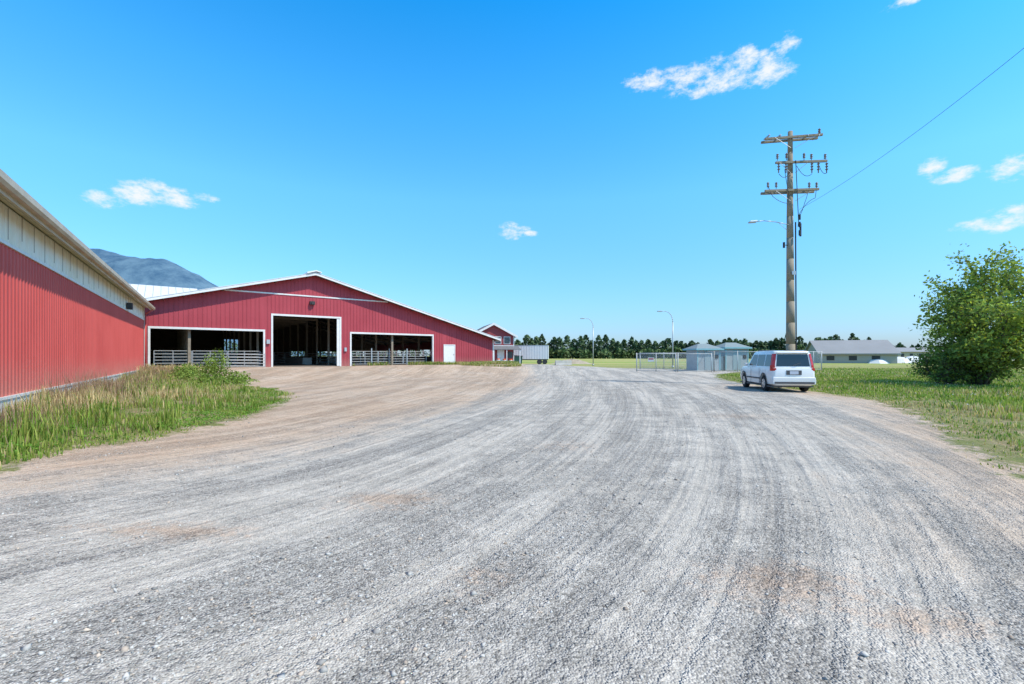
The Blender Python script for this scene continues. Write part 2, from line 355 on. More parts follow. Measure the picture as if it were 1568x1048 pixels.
under=simple('roof_underside',(.17,.165,.16),.8,var=.3,scale=2)
floorm=simple('barn_floor',(.24,.19,.15),.95,var=.35,scale=.8)

# ---------------------------------------------------------------- main barn
barn=empty('red_barn',(BO[0],BO[1],0),math.atan2(BX[1],BX[0]))
UP,ZP,SL=11.7,8.72,.268; U0,U1=-7.7,31.1; ZB=.62; LEN=36
zr=lambda u: ZP-SL*abs(u-UP)
ops=[(.34,7.72,3.62),(8.45,13.95,5.0),(15.02,23.4,3.66)]
door=(24.8,26.05,2.72)
brk=sorted(set([U0,UP,U1]+[a for o in ops for a in o[:2]]+list(door[:2])))
w=MB()
def bottom(u):
    for a,b,z in ops+[door]:
        if a<u<b: return z
    return ZB
for a,b in zip(brk[:-1],brk[1:]):
    zb=bottom((a+b)/2); w.prism([(a,zb),(b,zb),(b,zr(b)),(a,zr(a))],'y',0,.12)
w.obj('front_wall',red1,barn)
r=MB(); u=U0+.15
while u<U1:
    if not any(abs(u-x)<.06 for o in ops+[door] for x in o[:2]):
        r.box(u-.022,u+.022,-.028,-.001,bottom(u)+.002,zr(u)-.02)
    u+=.3
r.obj('wall_ribs',red1,barn)
tm=MB()
for a,b,z in ops:
    tm.box(a-.14,a,-.05,.16,ZB,z); tm.box(b,b+.14,-.05,.16,ZB,z); tm.box(a-.14,b+.14,-.055,.16,z,z+.16)
a,b,z=door; tm.box(a-.08,a,-.05,.14,ZB,z); tm.box(b,b+.08,-.05,.14,ZB,z); tm.box(a-.08,b+.08,-.052,.14,z,z+.08)
zl=6.86; ua=UP-(ZP-zl)/SL; ub=UP+(ZP-zl)/SL; tm.box(ua+.1,ub-.1,-.06,-.002,zl-.06,zl+.05)
tm.box(U1-.02,U1+.1,-.04,.1,ZB,zr(U1)-.03)
tm.obj('white_trim',white,barn)
MB().box(13.7,13.95,-.02,.02,ZB+.05,4.95).obj('sliding_door_edge',white,barn)
MB().box(door[0],door[1],-.02,.03,ZB+.1,door[2]).obj('entry_door',simple('door_white',(.78,.78,.75),.4),barn,bevel=.005)
MB().tube((door[1]-.12,-.07,1.7),(door[1]-.12,-.02,1.7),.035).obj('door_knob',dark,barn)
MB().box(U0,8.3,-.03,.14,ZB-.5,ZB+.0).box(14.1,U1,-.03,.14,ZB-.5,ZB+.0).obj('concrete_footing',conc,barn)
rf=MB()
for sgn,ue in ((-1,U0-.5),(1,U1+.5)):
    rf.prism([(UP,ZP+.02),(ue,zr(ue)+.02),(ue,zr(ue)+.12),(UP,ZP+.12)],'y',-.75,LEN+.5)
rf.obj('roof_deck',under,barn)
rt=MB()
for sgn,ue in ((-1,U0-.6),(1,U1+.6)):
    rt.prism([(UP,ZP+.125),(ue,zr(ue)+.125),(ue,zr(ue)+.16),(UP,ZP+.16)],'y',-.85,LEN+.6)
rt.prism([(UP-.75,ZP+.20-.75*SL+.12),(UP,ZP+.34),(UP+.45,ZP+.34-.45*SL),(UP+.45,ZP+.17-.45*SL+.1),(UP,ZP+.24),(UP-.75,ZP+.08-.75*SL+.1)],'y',-.95,LEN+.7)
rt.obj('roof_sheets',roofw,barn)
fa=MB()
for ue in (U0-.6,U1+.6):
    fa.prism([(UP,ZP-.08),(ue,zr(ue)-.08),(ue,zr(ue)+.122),(UP,ZP+.122)],'y',-.82,-.77)
fa.box(U1+.52,U1+.6,-.76,LEN,zr(U1+.6)-.12,zr(U1+.6)+.12)
fa.obj('rake_fascia',white,barn)
sf=MB()
for i in range(0,32):
    uu=U0+i*1.25
    if uu<U1: sf.box(uu,uu+.09,-.765,-.001,zr(uu)-.12,zr(uu)+.015-.09*SL)
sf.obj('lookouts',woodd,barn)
sw=MB(); sw.box(U0,U0+.15,.13,LEN,ZB-.3,1.7); sw.box(U1-.15,U1,.13,LEN,ZB-.3,1.5)
sw.obj('side_walls',conc,barn)
sw=MB(); sw.box(U1-.12,U1,.14,LEN,2.45,zr(U1)-.03); sw.box(U0,U0+.12,.14,LEN,2.4,zr(U0)-.03)
for i in range(15):
    y=.6+i*2.4; sw.box(U1-.14,U1-.02,y,y+.14,1.5,2.45); sw.box(U0+.02,U0+.14,y,y+.14,1.7,2.4)
sw.obj('side_wall_sheets',red1,barn)
bk=MB(); rops=[(8.2,10.0,4.0),(17,19.6,2.3),(21,24.5,2.3),(26,29,2.3)]
bb=sorted([U0,UP,U1]+[a for o in rops for a in o[:2]])
for a,b in zip(bb[:-1],bb[1:]):
    zb=ZB
    for o in rops:
        if o[0]<(a+b)/2<o[1]:
            zb=o[2]
            if zb<3: bk.box(a,b,LEN-.1,LEN,ZB,1.5)
    bk.prism([(a,zb),(b,zb),(b,zr(b)-.01),(a,zr(a)-.01)],'y',LEN-.1,LEN)
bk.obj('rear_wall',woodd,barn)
MB().box(U0+.16,U1-.16,.16,LEN-.12,ZB-.3,ZB+.06).obj('barn_floor',floorm,barn)
fr=MB(); rows=[-1.9,2.7,8.0,14.3,19.2,24.2]
for i in range(9):
    y=.5+i*4.35
    for x in rows:
        fr.box(x-.09,x+.09,y-.09,y+.09,ZB,zr(x)-.32)
        for sg in (-1,1):
            z0=zr(x)-1.6; xe=x+sg*1.3; fr.tube((x,y,z0),(xe,y,zr(xe)-.35),.055,n=4)
    for ue in (U0+.15,U1-.15): fr.prism([(UP,ZP-.32),(ue,zr(ue)-.32),(ue,zr(ue)-.05),(UP,ZP-.05)],'y',y-.06,y+.06)
    fr.box(8.0,14.3,y-.05,y+.05,5.35,5.6)
    fr.tube((8.0,y,5.4),(UP,y,ZP-.4),.06,n=4); fr.tube((14.3,y,5.4),(UP,y,ZP-.4),.06,n=4)
u=U0+.5
while u<U1: 
    fr.box(u,u+.06,.15,LEN-.2,zr(u)-.12,zr(u)-.01+ -.06*SL); u+=.95
fr.obj('timber_frame',wood,barn)
def gate(mb,u0,u1,y,z0,h,bars=6,r=.028):
    n=max(1,round((u1-u0)/2.6)); du=(u1-u0)/n
    for i in range(n):
        a=u0+i*du+.04; b=a+du-.08
        for k in range(bars): 
            z=z0+.12+k*(h-.12)/(bars-1); mb.tube((a,y,z),(b,y,z),r,n=6)
        for x in (a,b,(a+b)/2): mb.tube((x,y,z0+.1),(x,y,z0+h),r*1.1,n=6)
g=MB(); gate(g,.5,7.6,.5,ZB+.05,1.3); gate(g,15.3,23.2,.9,ZB+.05,1.35); gate(g,15.3,23.2,6,ZB+.05,1.2,4); gate(g,.5,7.6,7,ZB+.05,1.2,4)
gate(g,15.3,23.2,12,ZB+.05,1.2,4); gate(g,9,13.6,16,ZB+.05,1.3,5)
for x in (8.0,14.3):
    for k in range(4): g.tube((x,.6,ZB+.3+k*.3),(x,30,ZB+.3+k*.3),.03,n=6)
for k in range(5): g.tube((4.9,-.6-k*.02,ZB+.15+k*.24),(7.7,-1.0,ZB+.1+k*.24),.03,n=6)
g.tube((4.9,-.6,ZB),(4.9,-.7,ZB+1.2),.035,n=6); g.tube((7.7,-1,ZB),(7.7,-1,ZB+1.15),.035,n=6)
for x in (17.2,19.0,20.9): g.box(x,x+.09,.8,.9,ZB,ZB+1.7)
g.obj('livestock_gates',galv,barn)
MB().box(11.35,11.75,-.28,-.03,6.1,6.4).box(11.45,11.65,-.38,-.28,6.12,6.3).obj('gable_light',dark,barn)
MB().box(7.95,8.2,-.18,-.03,2.6,2.95).box(14.35,14.55,-.15,-.03,2.0,2.35).obj('switch_boxes',galv,barn)
sd_=MB()
for x0,x1,y0,y1,z1 in ((1,7,10,11,1.9),(17,22,14,15,1.5),(12.6,13.5,8,24,1.4)): sd_.box(x0,x1,y0,y1,ZB,z1)
sd_.obj('feed_bunks',conc,barn,bevel=.03)

# ---------------------------------------------------------------- left barn
lb=empty('red_barn',(LO[0],LO[1],0),math.atan2(LX[1],LX[0]))
LL=33.5; FZ=.66; RT=4.05; WT=4.95; W=17
MB().box(0,LL,-.12,0,FZ,RT).obj('red_wall',red2,lb)
r=MB(); x=.12
while x<LL-.05: 
    r.prism([(x-.035,0.001),(x-.015,.024),(x+.015,.024),(x+.035,.001)],'z',FZ+.004,RT-.002); x+=.23
r.obj('wall_ribs',red2,lb)
MB().box(-.02,LL,-.2,.035,-.3,FZ-.03).obj('foundation',concw,lb)
MB().box(-.04,LL,-.1,.06,FZ-.028,FZ+.035).box(-.04,LL,-.1,.055,RT,RT+.07).box(-.05,0.0,-.1,.05,FZ+.036,WT).obj('white_flashing',white,lb)
m,t,p=new_mat('weathered_panels'); tc=t.new('ShaderNodeTexCoord').outputs['Object']; sx=t.new('ShaderNodeSeparateXYZ'); t.L.new(tc,sx.inputs[0])
mp=t.new('ShaderNodeCombineXYZ'); t.put(mp.inputs[0],t.m('MULTIPLY',sx.outputs[0],5.)); t.put(mp.inputs[2],t.m('MULTIPLY',sx.outputs[2],.7))
st=t.noise(mp.outputs[0],1.,5,.7); c=t.mix(t.rng(st,.35,.75),(.82,.77,.64),(.66,.58,.42)); c=t.mix(t.rng(t.noise(tc,.6,3),.4,.65,0,.6),c,(.80,.79,.73))
c=t.mix(t.rng(st,.72,.82,0,.6),c,(.2,.16,.1))
t.put(p.inputs['Base Color'],c); p.inputs['Roughness'].default_value=.6
panel=m
MB().box(0,LL,-.1,.005,RT+.072,WT).obj('upper_panels',panel,lb)
pr=MB(); x=.2
while x<LL: pr.prism([(x-.03,.006),(x-.012,.02),(x+.012,.02),(x+.03,.006)],'z',RT+.075,WT-.01); x+=.306
pr.obj('panel_ribs',panel,lb)
dk=MB(); x=.91
while x<LL:
    dk.box(x-.006,x+.006,.006,.012,RT+.25*((x*3.7)%1)+.1,WT-.02); x+=.92
dk.obj('panel_joints',woodd,lb)
SLL=.27
so=MB(); so.prism([(0.0,WT+.03),(.42,WT-.005),(.42,WT+.02),(0.0,WT+.06)],'x',-.35,LL+.2)
m,t,p=new_mat('soffit'); tc=t.new('ShaderNodeTexCoord').outputs['Object']; sx=t.new('ShaderNodeSeparateXYZ'); t.L.new(tc,sx.inputs[0])
ln=t.rng(t.m('ABSOLUTE',t.m('SUBTRACT',t.m('FRACT',t.m('MULTIPLY',sx.outputs[1],8.)),.5)),.4,.5)
c=t.mix(t.rng(t.noise(tc,3,4),.35,.65),(.68,.60,.45),(.50,.43,.30)); t.put(p.inputs['Base Color'],t.mix(ln,c,(.2,.15,.09)))
so.obj('soffit',m,lb)
ze=WT-.04
rf=MB(); rf.prism([(.44,ze+.06),(-W/2,ze+.06+(W/2+.44)*SLL),(-W/2,ze+.16+(W/2+.44)*SLL),(.44,ze+.16)],'x',-.45,LL+.3)
rf.prism([(-W-.44,ze+.06),(-W/2,ze+.061+(W/2+.44)*SLL),(-W/2,ze+.159+(W/2+.44)*SLL),(-W-.44,ze+.16)],'x',-.45,LL+.3); rf.obj('roof',roofw,lb)
tan=simple('tan_gutter',(.55,.47,.35),.5,col2=(.42,.35,.26),scale=2.)
gt=MB(); gt.prism([(.44,ze-.08),(.55,ze-.08),(.60,ze-.02),(.60,ze+.12),(.58,ze+.12),(.58,ze-.0),(.46,ze-.06),(.44,ze+.12)],'x',-.45,LL+.3)
gt.box(-.45,LL+.3,.42,.438,ze-.16,ze+.055); gt.obj('gutter',tan,lb)
gb=MB(); gb.prism([(-W,FZ),(-.13,FZ),(-.13,WT),(-W/2,WT+(W/2-.1)*SLL),(-W,WT)],'x',0,.12); gb.prism([(-W,FZ),(-.13,FZ),(-.13,WT),(-W/2,WT+(W/2-.1)*SLL),(-W,WT)],'x',LL-.12,LL); gb.box(.13,LL-.13,-W,-W+.1,FZ,WT); gb.obj('end_walls',red2,lb)
MB().box(7.9,8.3,.04,.28,4.15,4.5).obj('wall_light',dark,lb,bevel=.02)
MB().path([(.25,.12,.7),(.25,.12,4.5),(.25,.5,4.8)],.045).obj('downpipe',red2,lb,smooth=True)

# ---------------------------------------------------------------- white roofed barn behind
o=BO+BX*0-BN*38
wb=empty('white_roofed_barn',(o[0],o[1],0),math.atan2(BX[1],BX[0]))
q=MB(); q.prism([(-.5,9.7),(8,12.35),(16.5,9.7),(16.5,9.55),(8,12.2),(-.5,9.55)],'x',-24,5.4); q.obj('roof',roofw,wb)
q=MB(); x=-23.5
while x<5.2: q.prism([(-.5,9.705),(8,12.355),(8,12.39),(-.5,9.74)],'x',x,x+.05); x+=.9
q.obj('roof_seams',galv,wb)
q=MB(); q.prism([(0,.4),(16,.4),(16,9.6),(8,12.15),(0,9.6)],'x',4.9,5); q.prism([(0,.4),(16,.4),(16,9.6),(8,12.15),(0,9.6)],'x',-23,-22.9); q.box(-22.9,4.9,0,.1,.4,9.6); q.box(-22.9,4.9,15.9,16,.4,9.6); q.obj('walls',red1,wb)

# ---------------------------------------------------------------- two storey red house
hs=empty('red_house',(-3.2,78,0),math.radians(14))
glass=simple('window_glass',(.05,.07,.09),.1,spec=.8)
shing=simple('shingles',(.20,.195,.20),.9,var=.3,scale=5)
hr=simple('red_siding',(.30,.06,.065),.7,var=.2)
q=MB(); q.prism([(-3.6,.3),(3.6,.3),(3.6,5.1),(0,7.0),(-3.6,5.1)],'y',0,9); q.obj('walls',hr,hs)
q=MB()
for sg in (-1,1): q.prism([(0,7.02),(sg*4.2,4.8),(sg*4.2,4.98),(0,7.22)],'y',-.5,9.4)
q.prism([(-.02,3.1),(-1.9,2.6),(-1.9,2.72),(-.02,3.25)],'x',-.4,4.4); q.obj('roof',shing,hs)
q=MB()
for sg in (-1,1): q.prism([(0,6.85),(sg*4.2,4.63),(sg*4.2,5.0),(0,7.24)],'y',-.56,-.51)
for x in (.3,1.9): q.box(x-.08,x+1.08,-.06,-.002,3.6,4.9)
q.box(.7,1.9,-.06,-.002,.5,2.6)
for x in (-.3,1.9,4.2): q.box(x,x+.12,-1.8,-1.68,.2,2.62)
for x in (-3.66,3.54): q.box(x,x+.12,-.05,-.002,.3,5.0)
q.box(-3.53,3.53,-.05,-.002,3.27,3.4)
q.obj('white_trim',white,hs)
q=MB()
for x in (.3,1.9): q.box(x,x+1.,-.09,-.062,3.7,4.8)
q.box(2.5,3.4,-.05,-.0,1.2,2.3); q.obj('windows',glass,hs)

# ---------------------------------------------------------------- trailer, bins
tr=empty('cargo_trailer',(3.6,86,0),math.radians(-6))
MB().box(-3.3,3.3,-1.25,1.25,.95,3.5).obj('box_body',roofw,tr,bevel=.05)
q=MB()
for i in range(14): q.box(-3.2+i*.49,-3.16+i*.49,-1.28,-1.255,1.0,3.42)
q.box(-3.33,3.33,-1.29,1.29,3.5,3.56); q.obj('ribs',galv,tr)
q=MB(); q.box(-3.2,3.2,-.9,.9,.8,.94)
for x in (1.6,2.6): 
    for y in (-1.2,.95): q.tube((x,y,.45),(x,y+.25,.45),.45,n=18)
q.box(-2.6,-2.45,-.8,-.65,.05,.8); q.box(-2.6,-2.45,.65,.8,.05,.8); q.obj('chassis_and_wheels',dark,tr)
bn=empty('waste_bin',(.9,80,0),0)
MB().prism([(-.8,.2),(.8,.2),(.95,1.5),(-.95,1.5)],'y',-.7,.7).obj('bin_body',simple('bin_green',(.03,.09,.07),.6),bn,bevel=.03)
MB().prism([(-1,1.51),(1,1.51),(1,1.6),(-1,1.72)],'y',-.75,.75).obj('bin_lid',dark,bn)
q=MB(); [q.tube((x,y,.1),(x+.08,y,.1),.1) for x in (-.7,.6) for y in (-.55,.55)]; q.obj('casters',dark,bn)
orange=simple('orange_plastic',(.75,.13,.03),.6)
for x,y in ((-1.2,70),(-.2,71),(-2.1,69.5)):
    e=empty('traffic_barrel',(x,y,float(gz(x,y)))); MB().tube((0,0,0),(0,0,1.05),.32,.24,14).obj('drum',orange,e,smooth=False,bevel=.02); MB().tube((0,0,.4),(0,0,.55),.31,.30,14).tube((0,0,.72),(0,0,.85),.285,.275,14).obj('bands',white,e); MB().tube((0,0,0),(0,0,.08),.42,.4,14).obj('base',dark,e)
e=empty('concrete_barrier',(8.8,78,0),.3); MB().prism([(-.3,0),(.3,0),(.14,.35),(.09,.8),(-.09,.8),(-.14,.35)],'x',-1.5,1.5).obj('barrier_body',conc,e,bevel=.02)
e=empty('dirt_pile',(11.5,88,0)); 
a=np.linspace(0,2*np.pi,17)[:-1]; q=MB()
for k in range(4):
    for j in range(16):
        r0,r1=[3,2.1,1.1,.2,0][k:k+2]; z0,z1=[0,.35,.7,.85,.9][k:k+2]
        f=lambda r,z,j:(r*1.4*math.cos(a[j%16])*(1+.12*math.sin(j%16*2.3)),r*math.sin(a[j%16]),z*(1+.15*math.sin(j%16*1.7)))
        q.poly([f(r0,z0,j),f(r0,z0,j+1),f(r1,z1,j+1),f(r1,z1,j)])
q.obj('pile',simple('pile_soil',(.45,.38,.28),.95,var=.3,scale=1.5),e,smooth=True)

# ---------------------------------------------------------------- street lamps
def lamp(x,y,h=7.8,arm=-1.9):
    e=empty('street_lamp',(x,y,float(gz(x,y))))
    q=MB(); q.tube((0,0,0),(0,0,.25),.16,.14,10); pts=[(0,0,.2),(0,0,h-1.6)]
    for i in range(1,9):
        tt=i/8*math.pi/2; pts.append((arm*.55*(1-math.cos(tt)),0,h-1.6+1.45*math.sin(tt)))
    pts.append((arm*.8,0,h-.12))
    q.path(pts,[.085]+[.065]*1+[.05-.002*i for i in range(9)],10); q.obj('pole',galv,e,smooth=True)
    MB().prism([(arm*.75,h-.16),(arm*.8,h-.05),(arm*1.08,h-.06),(arm*1.12,h-.14),(arm*1.1,h-.2),(arm*.8,h-.22)],'y',-.13,.13).obj('lamp_head',galv,e,bevel=.02)
lamp(13.2,74.0); lamp(21.9,62.0)

# ---------------------------------------------------------------- chain-link fence and gate
fe=empty('chain_link_fence',(0,0,0))
def cl(pts,h=1.9):
    po=MB(); wi=MB()
    for (x0,y0),(x1,y1) in zip(pts[:-1],pts[1:]):
        L=math.hypot(x1-x0,y1-y0); n=max(1,round(L/2.4)); dx,dy=(x1-x0)/L,(y1-y0)/L
        for i in range(n+1):
            x=x0+dx*L*i/n; y=y0+dy*L*i/n; z=float(gz(x,y)); po.tube((x,y,z),(x,y,z+h+.08),.055 if i in (0,n) else .04,n=8)
        z=float(gz(x0,y0)); po.tube((x0,y0,z+h),(x1,y1,z+h),.035,n=6); po.tube((x0,y0,z+.1),(x1,y1,z+.1),.022,n=5)
        st=.13; wd=.010; k=-h
        while k<L:
            for sg in (0,1):
                a=max(k,0); b=min(k+h,L); za=(a-k); zb_=(b-k)
                if sg: za,zb_=h-za,h-zb_
                p0=(x0+dx*a,y0+dy*a,z+za); p1=(x0+dx*b,y0+dy*b,z+zb_)
                wi.poly([p0,p1,(p1[0],p1[1],p1[2]+wd),(p0[0],p0[1],p0[2]+wd)])
            k+=st
    po.obj('posts_and_rails',galvb,fe,smooth=True); wi.obj('wire_mesh',galvb,fe,recalc=False)
galvb=simple('fence_steel',(.50,.52,.52),.6,metal=.2,var=.1)
cl([(15.2,54),(19.6,50.3)]); cl([(19.8,50.0),(20.2,45.5),(26.5,44.0),(34,50)],2.0); cl([(12.6,46.0),(16.2,45.0)],1.8) ; cl([(16.4,45),(19.9,45.4)],1.8)
e=empty('fence_sign',(13.9,45.5,1.0),-.25); MB().box(-.3,.3,-.012,.012,0,.42).obj('sign_plate',simple('sign_white',(.75,.75,.72),.5),e); MB().box(-.24,.24,-.02,-.014,.22,.34).obj('sign_lettering',simple('sign_red',(.5,.05,.04),.6),e)
# ---------------------------------------------------------------- utility sheds
cy=simple('pale_blue_paint',(.26,.48,.52),.6,var=.1); sg_=simple('grey_siding',(.40,.44,.45),.75,var=.15,scale=3); rfsh=simple('grey_green_roof',(.25,.31,.32),.8)
def shed(x,y,w,d,h,rz):
    e=empty('utility_shed',(x,y,float(gz(x,y))),rz)
    MB().box(-w/2,w/2,-d/2,d/2,.08,h).obj('walls',sg_,e); MB().box(-w/2-.15,w/2+.15,-d/2-.15,d/2+.15,0,.08).obj('pad',conc,e)
    q=MB(); i=.28; q.v=[(-w/2-i,-d/2-i,h),(w/2+i,-d/2-i,h),(w/2+i,d/2+i,h),(-w/2-i,d/2+i,h),(-w/2*.45,0,h+.55),(w/2*.45,0,h+.55)]
    q.f=[(0,1,5,4),(1,2,5),(2,3,4,5),(3,0,4),(3,2,1,0)]; q.obj('hip_roof',rfsh,e)
    q=MB(); q.box(-w/2-i-.02,w/2+i+.02,-d/2-i-.03,-d/2-i-.001,h-.14,h+.03); q.box(-w/2-i-.03,-w/2-i-.001,-d/2-i,d/2+i,h-.14,h+.03); q.box(w/2+i+.001,w/2+i+.03,-d/2-i,d/2+i,h-.14,h+.03)
    for sx_ in (-1,1): q.box(sx_*w/2-.06,sx_*w/2+.06,-d/2-.03,-d/2-.002,.1,h-.01)
    q.box(-.5,.5,-d/2-.03,-d/2-.002,2.08,2.16) ; q.obj('blue_trim',cy,e)
    MB().box(-.45,.45,-d/2-.035,-d/2-.004,.12,2.06).obj('shed_door',simple('shed_door_paint',(.33,.42,.44),.6),e)
    MB().box(w*.28,w*.42,-d/2-.05,-d/2-.003,1.3,1.7).obj('louvre',dark,e)
shed(20.2,48.2,2.4,2.4,2.3,.1); shed(24.0,50.0,2.5,2.4,2.5,.1)
e=empty('electrical_cabinet',(22.3,49.2,0)); MB().box(-.45,.45,-.3,.3,.05,1.5).obj('cabinet_body',galv,e,bevel=.02); MB().box(-.5,.5,-.35,.35,1.5,1.56).obj('cabinet_cap',galv,e); MB().box(-.01,.01,-.315,-.302,.15,1.4).obj('door_seam',dark,e)

# ---------------------------------------------------------------- utility pole
m,t,p=new_mat('pole_wood'); tc=t.new('ShaderNodeTexCoord').outputs['Object']; mp=t.new('ShaderNodeMapping'); t.L.new(tc,mp.inputs[0]); mp.inputs['Scale'].default_value=(9,9,.35)
nn=t.noise(mp.outputs[0],2.,5,.7); c=t.mix(t.rng(nn,.3,.7),(.34,.285,.20),(.19,.15,.10)); c=t.mix(t.rng(t.noise(tc,.5,2),.4,.65,0,.5),c,(.37,.33,.26)); t.put(p.inputs['Base Color'],c); p.inputs['Roughness'].default_value=.9
t.L.new(t.bump(nn,.4,.02),p.inputs['Normal']); pw=m
PX,PY=15.3,25.0; up=empty('utility_pole',(PX,PY,float(gz(PX,PY))-.1))
q=MB(); pts=[]; rr=[]
for i in range(13): f=i/12; pts.append((-.03*f+.012*math.sin(f*7),.01*math.sin(f*5),14.0*f)); rr.append(.245-.125*f)
q.path(pts,rr,16); q.obj('pole_shaft',pw,up,smooth=True)
arm=MB()
def xarm(z,x0,x1,tilt,dbl):
    for y in ((-.2,.2) if dbl else (-.22,)):
        arm.prism([(x0,z-tilt-.06),(x1,z+tilt-.06),(x1,z+tilt+.06),(x0,z-tilt+.06)],'y',y-.055,y+.055)
xarm(13.62,-1.5,1.62,.12,True); xarm(12.25,-.95,1.85,.05,False); xarm(10.72,-1.52,1.42,.05,True)
arm.obj('crossarms',pw,up,bevel=.01)
br=MB()
for z,xx_ in ((13.62,1.0),(12.25,.75),(10.72,.95)):
    for sg in (-1,1): br.tube((sg*xx_,-.28,z-.08),(sg*.12,-.22,z-.6),.014,n=5)
for x in (-1.3,-.7,.8,1.4): br.box(x-.03,x+.03,-.28,.28,13.66,13.73)
br.obj('arm_braces',galv,up)
ins=simple('insulator_porcelain',(.20,.15,.13),.35,spec=.6)
q=MB()
def insul(x,y,z,up_=1,h=.36):
    q.tube((x,y,z),(x,y,z+up_*h),.02,n=6)
    for k in range(3): 
        zz=z+up_*(h*.35+k*.09); q.tube((x,y,zz),(x,y,zz+up_*.05),.075,.04,10)
for x in (-.85,1.0,1.75): insul(x,-.22,12.32)
for x in (-1.35,1.3,.9,-.9): insul(x,-.2,10.8,1,.3)
for x in (-.85,.95,1.75,-.45,1.3): 
    q.tube((x,-.34,12.15),(x,-.34,11.6),.035,.03,8)
    for k in range(3): q.tube((x,-.34,12.1-k*.15),(x,-.34,12.05-k*.15),.08,.04,10)
for x in (1.45,): insul(x,-.2,13.75,1,.25)
for x in (.55,-.4): insul(x,-.3,12.3,1,.4)
q.obj('insulators',ins,up)
q=MB()
def arc(p0,p1,sag,n=10,r=.014):
    p0=Vector(p0);p1=Vector(p1); pts=[tuple(p0.lerp(p1,i/n)-Vector((0,0,sag*4*(i/n)*(1-i/n)))) for i in range(n+1)]; q.path(pts,r,5)
arc((-.85,-.36,11.55),(-.1,-.3,11.9),.35); arc((.95,-.36,11.55),(.15,-.3,12.0),.3); arc((1.75,-.36,11.6),(1.3,-.3,12.2),.25)
arc((-1.35,-.2,11.0),(-1.1,-.3,10.3),.1); arc((-1.1,-.3,10.3),(-.12,-.25,10.0),.12); arc((1.3,-.2,11.0),(1.15,-.3,10.25),.1); arc((1.15,-.3,10.25),(.3,-.3,9.4),-.15)
arc((.3,-.3,9.4),(.22,-.3,8.7),.0); arc((.1,-.3,12.3),(.28,-.28,8.7),.0,6,.02); arc((-.5,-.3,11.8),(-.2,-.26,10.2),.1)
arc((.9,-.22,11.0),(.6,-.28,10.0),.1); arc((.6,-.28,10.0),(.27,-.3,9.2),.08)
q.path([(.25,-.12,0),(.20,-.12,9.0)],.035,8)
q.obj('jumper_cables',dark,up)
q=MB()
for z in (9.35,8.95,8.5): q.tube((.3,-.32,z),(.3,-.32,z-.28),.055,n=8)
q.tube((.42,-.2,8.9),(.42,-.2,8.2),.05,n=8); q.tube((-.42,-.1,7.9),(-.42,-.1,7.6),.06,n=8); q.tube((-.42,-.1,7.75),(0,0,7.75),.02,n=6)
q.obj('cable_terminators',dark,up)
q=MB(); q.path([(-.1,-.1,8.85),(-.9,-.15,9.0),(-1.6,-.2,9.05),(-2.0,-.2,9.0)],.022,8); q.tube((-.12,-.1,8.45),(-.75,-.15,8.96),.012,n=6); q.obj('lamp_arm',galv,up,smooth=True)
MB().prism([(-1.95,9.03),(-2.0,9.06),(-2.35,9.02),(-2.42,8.95),(-2.35,8.92),(-2.0,8.95)],'y',-.30,-.10).obj('lamp_head',galv,up,bevel=.02)
MB().box(.2,.24,-.3,-.24,.5,2.0).box(-.08,.12,-.29,-.245,6.1,6.3).obj('pole_tags',galv,up)
wr=empty('overhead_wires',(0,0,0)); q=MB()
def wire(p0,p1,sag,r=.007,n=30):
    p0=Vector(p0);p1=Vector(p1); pts=[tuple(p0.lerp(p1,i/n)-Vector((0,0,sag*4*(i/n)*(1-i/n)))) for i in range(n+1)]; q.path(pts,r,5)
wire((PX+.3,PY-.3,9.55),(13.5,2.2,12.9),1.0)
q.obj('service_wire',dark,wr)

# ---------------------------------------------------------------- car
car=empty('parked_suv',(12.35,21.5,float(gz(12.35,21.5))+.01),-math.radians(9)); car.scale=(1.0,.96,1.06)
paint,t,p=new_mat('white_car_paint'); tc=t.new('ShaderNodeTexCoord').outputs['Object']; sx=t.new('ShaderNodeSeparateXYZ'); t.L.new(tc,sx.inputs[0])
c=t.mix(t.rng(t.m('ADD',sx.outputs[2],t.m('MULTIPLY',t.noise(tc,8,4),.3)),.3,.85,.3,0),(.80,.80,.78),(.58,.54,.48)); t.put(p.inputs['Base Color'],c); p.inputs['Roughness'].default_value=.28; p.inputs['Coat Weight'].default_value=.6; p.inputs['Coat Roughness'].default_value=.08
rub=simple('tyre_rubber',(.025,.025,.026),.85); plas=simple('grey_plastic',(.10,.10,.105),.6); tl=simple('tail_light_red',(.55,.02,.02),.2,spec=.7); cg=simple('car_glass',(.018,.022,.025),.06,spec=.8); rim=simple('alloy',(.55,.56,.57),.3,metal=.7)
secs=[(-2.22,.76,.34,.92,.95),(-2.19,.82,.30,.99,1.0),(-2.08,.875,.27,1.01,1.02),(-1.5,.89,.25,1.02,1.03),(0,.895,.24,1.02,1.03),(1.0,.885,.24,1.01,1.04),(1.25,.88,.25,.99,1.04),(1.8,.87,.26,.95,1.0),(2.08,.83,.28,.88,.93),(2.2,.74,.32,.76,.80)]
q=MB(); ring=[]
for y,hw,z0,zs,zc in secs:
    half=[(hw*.8,z0),(hw*.97,z0+.07),(hw*.995,z0+(zs-z0)*.3),(hw,z0+(zs-z0)*.55),(hw*.985,z0+(zs-z0)*.8),(hw*.955,zs-.02),(hw*.88,zs+(zc-zs)*.5),(hw*.4,zc)]
    pts=half+[(-a,b) for a,b in half[::-1]]; ring.append([(a,y,b) for a,b in pts])
n=len(ring[0])
for rr_ in ring: q.v+=rr_
for i in range(len(ring)-1):
    for k in range(n): q.f.append((i*n+k,i*n+(k+1)%n,(i+1)*n+(k+1)%n,(i+1)*n+k))
q.f.append(tuple(range(n))); q.f.append(tuple(range((len(ring)-1)*n,len(ring)*n)))
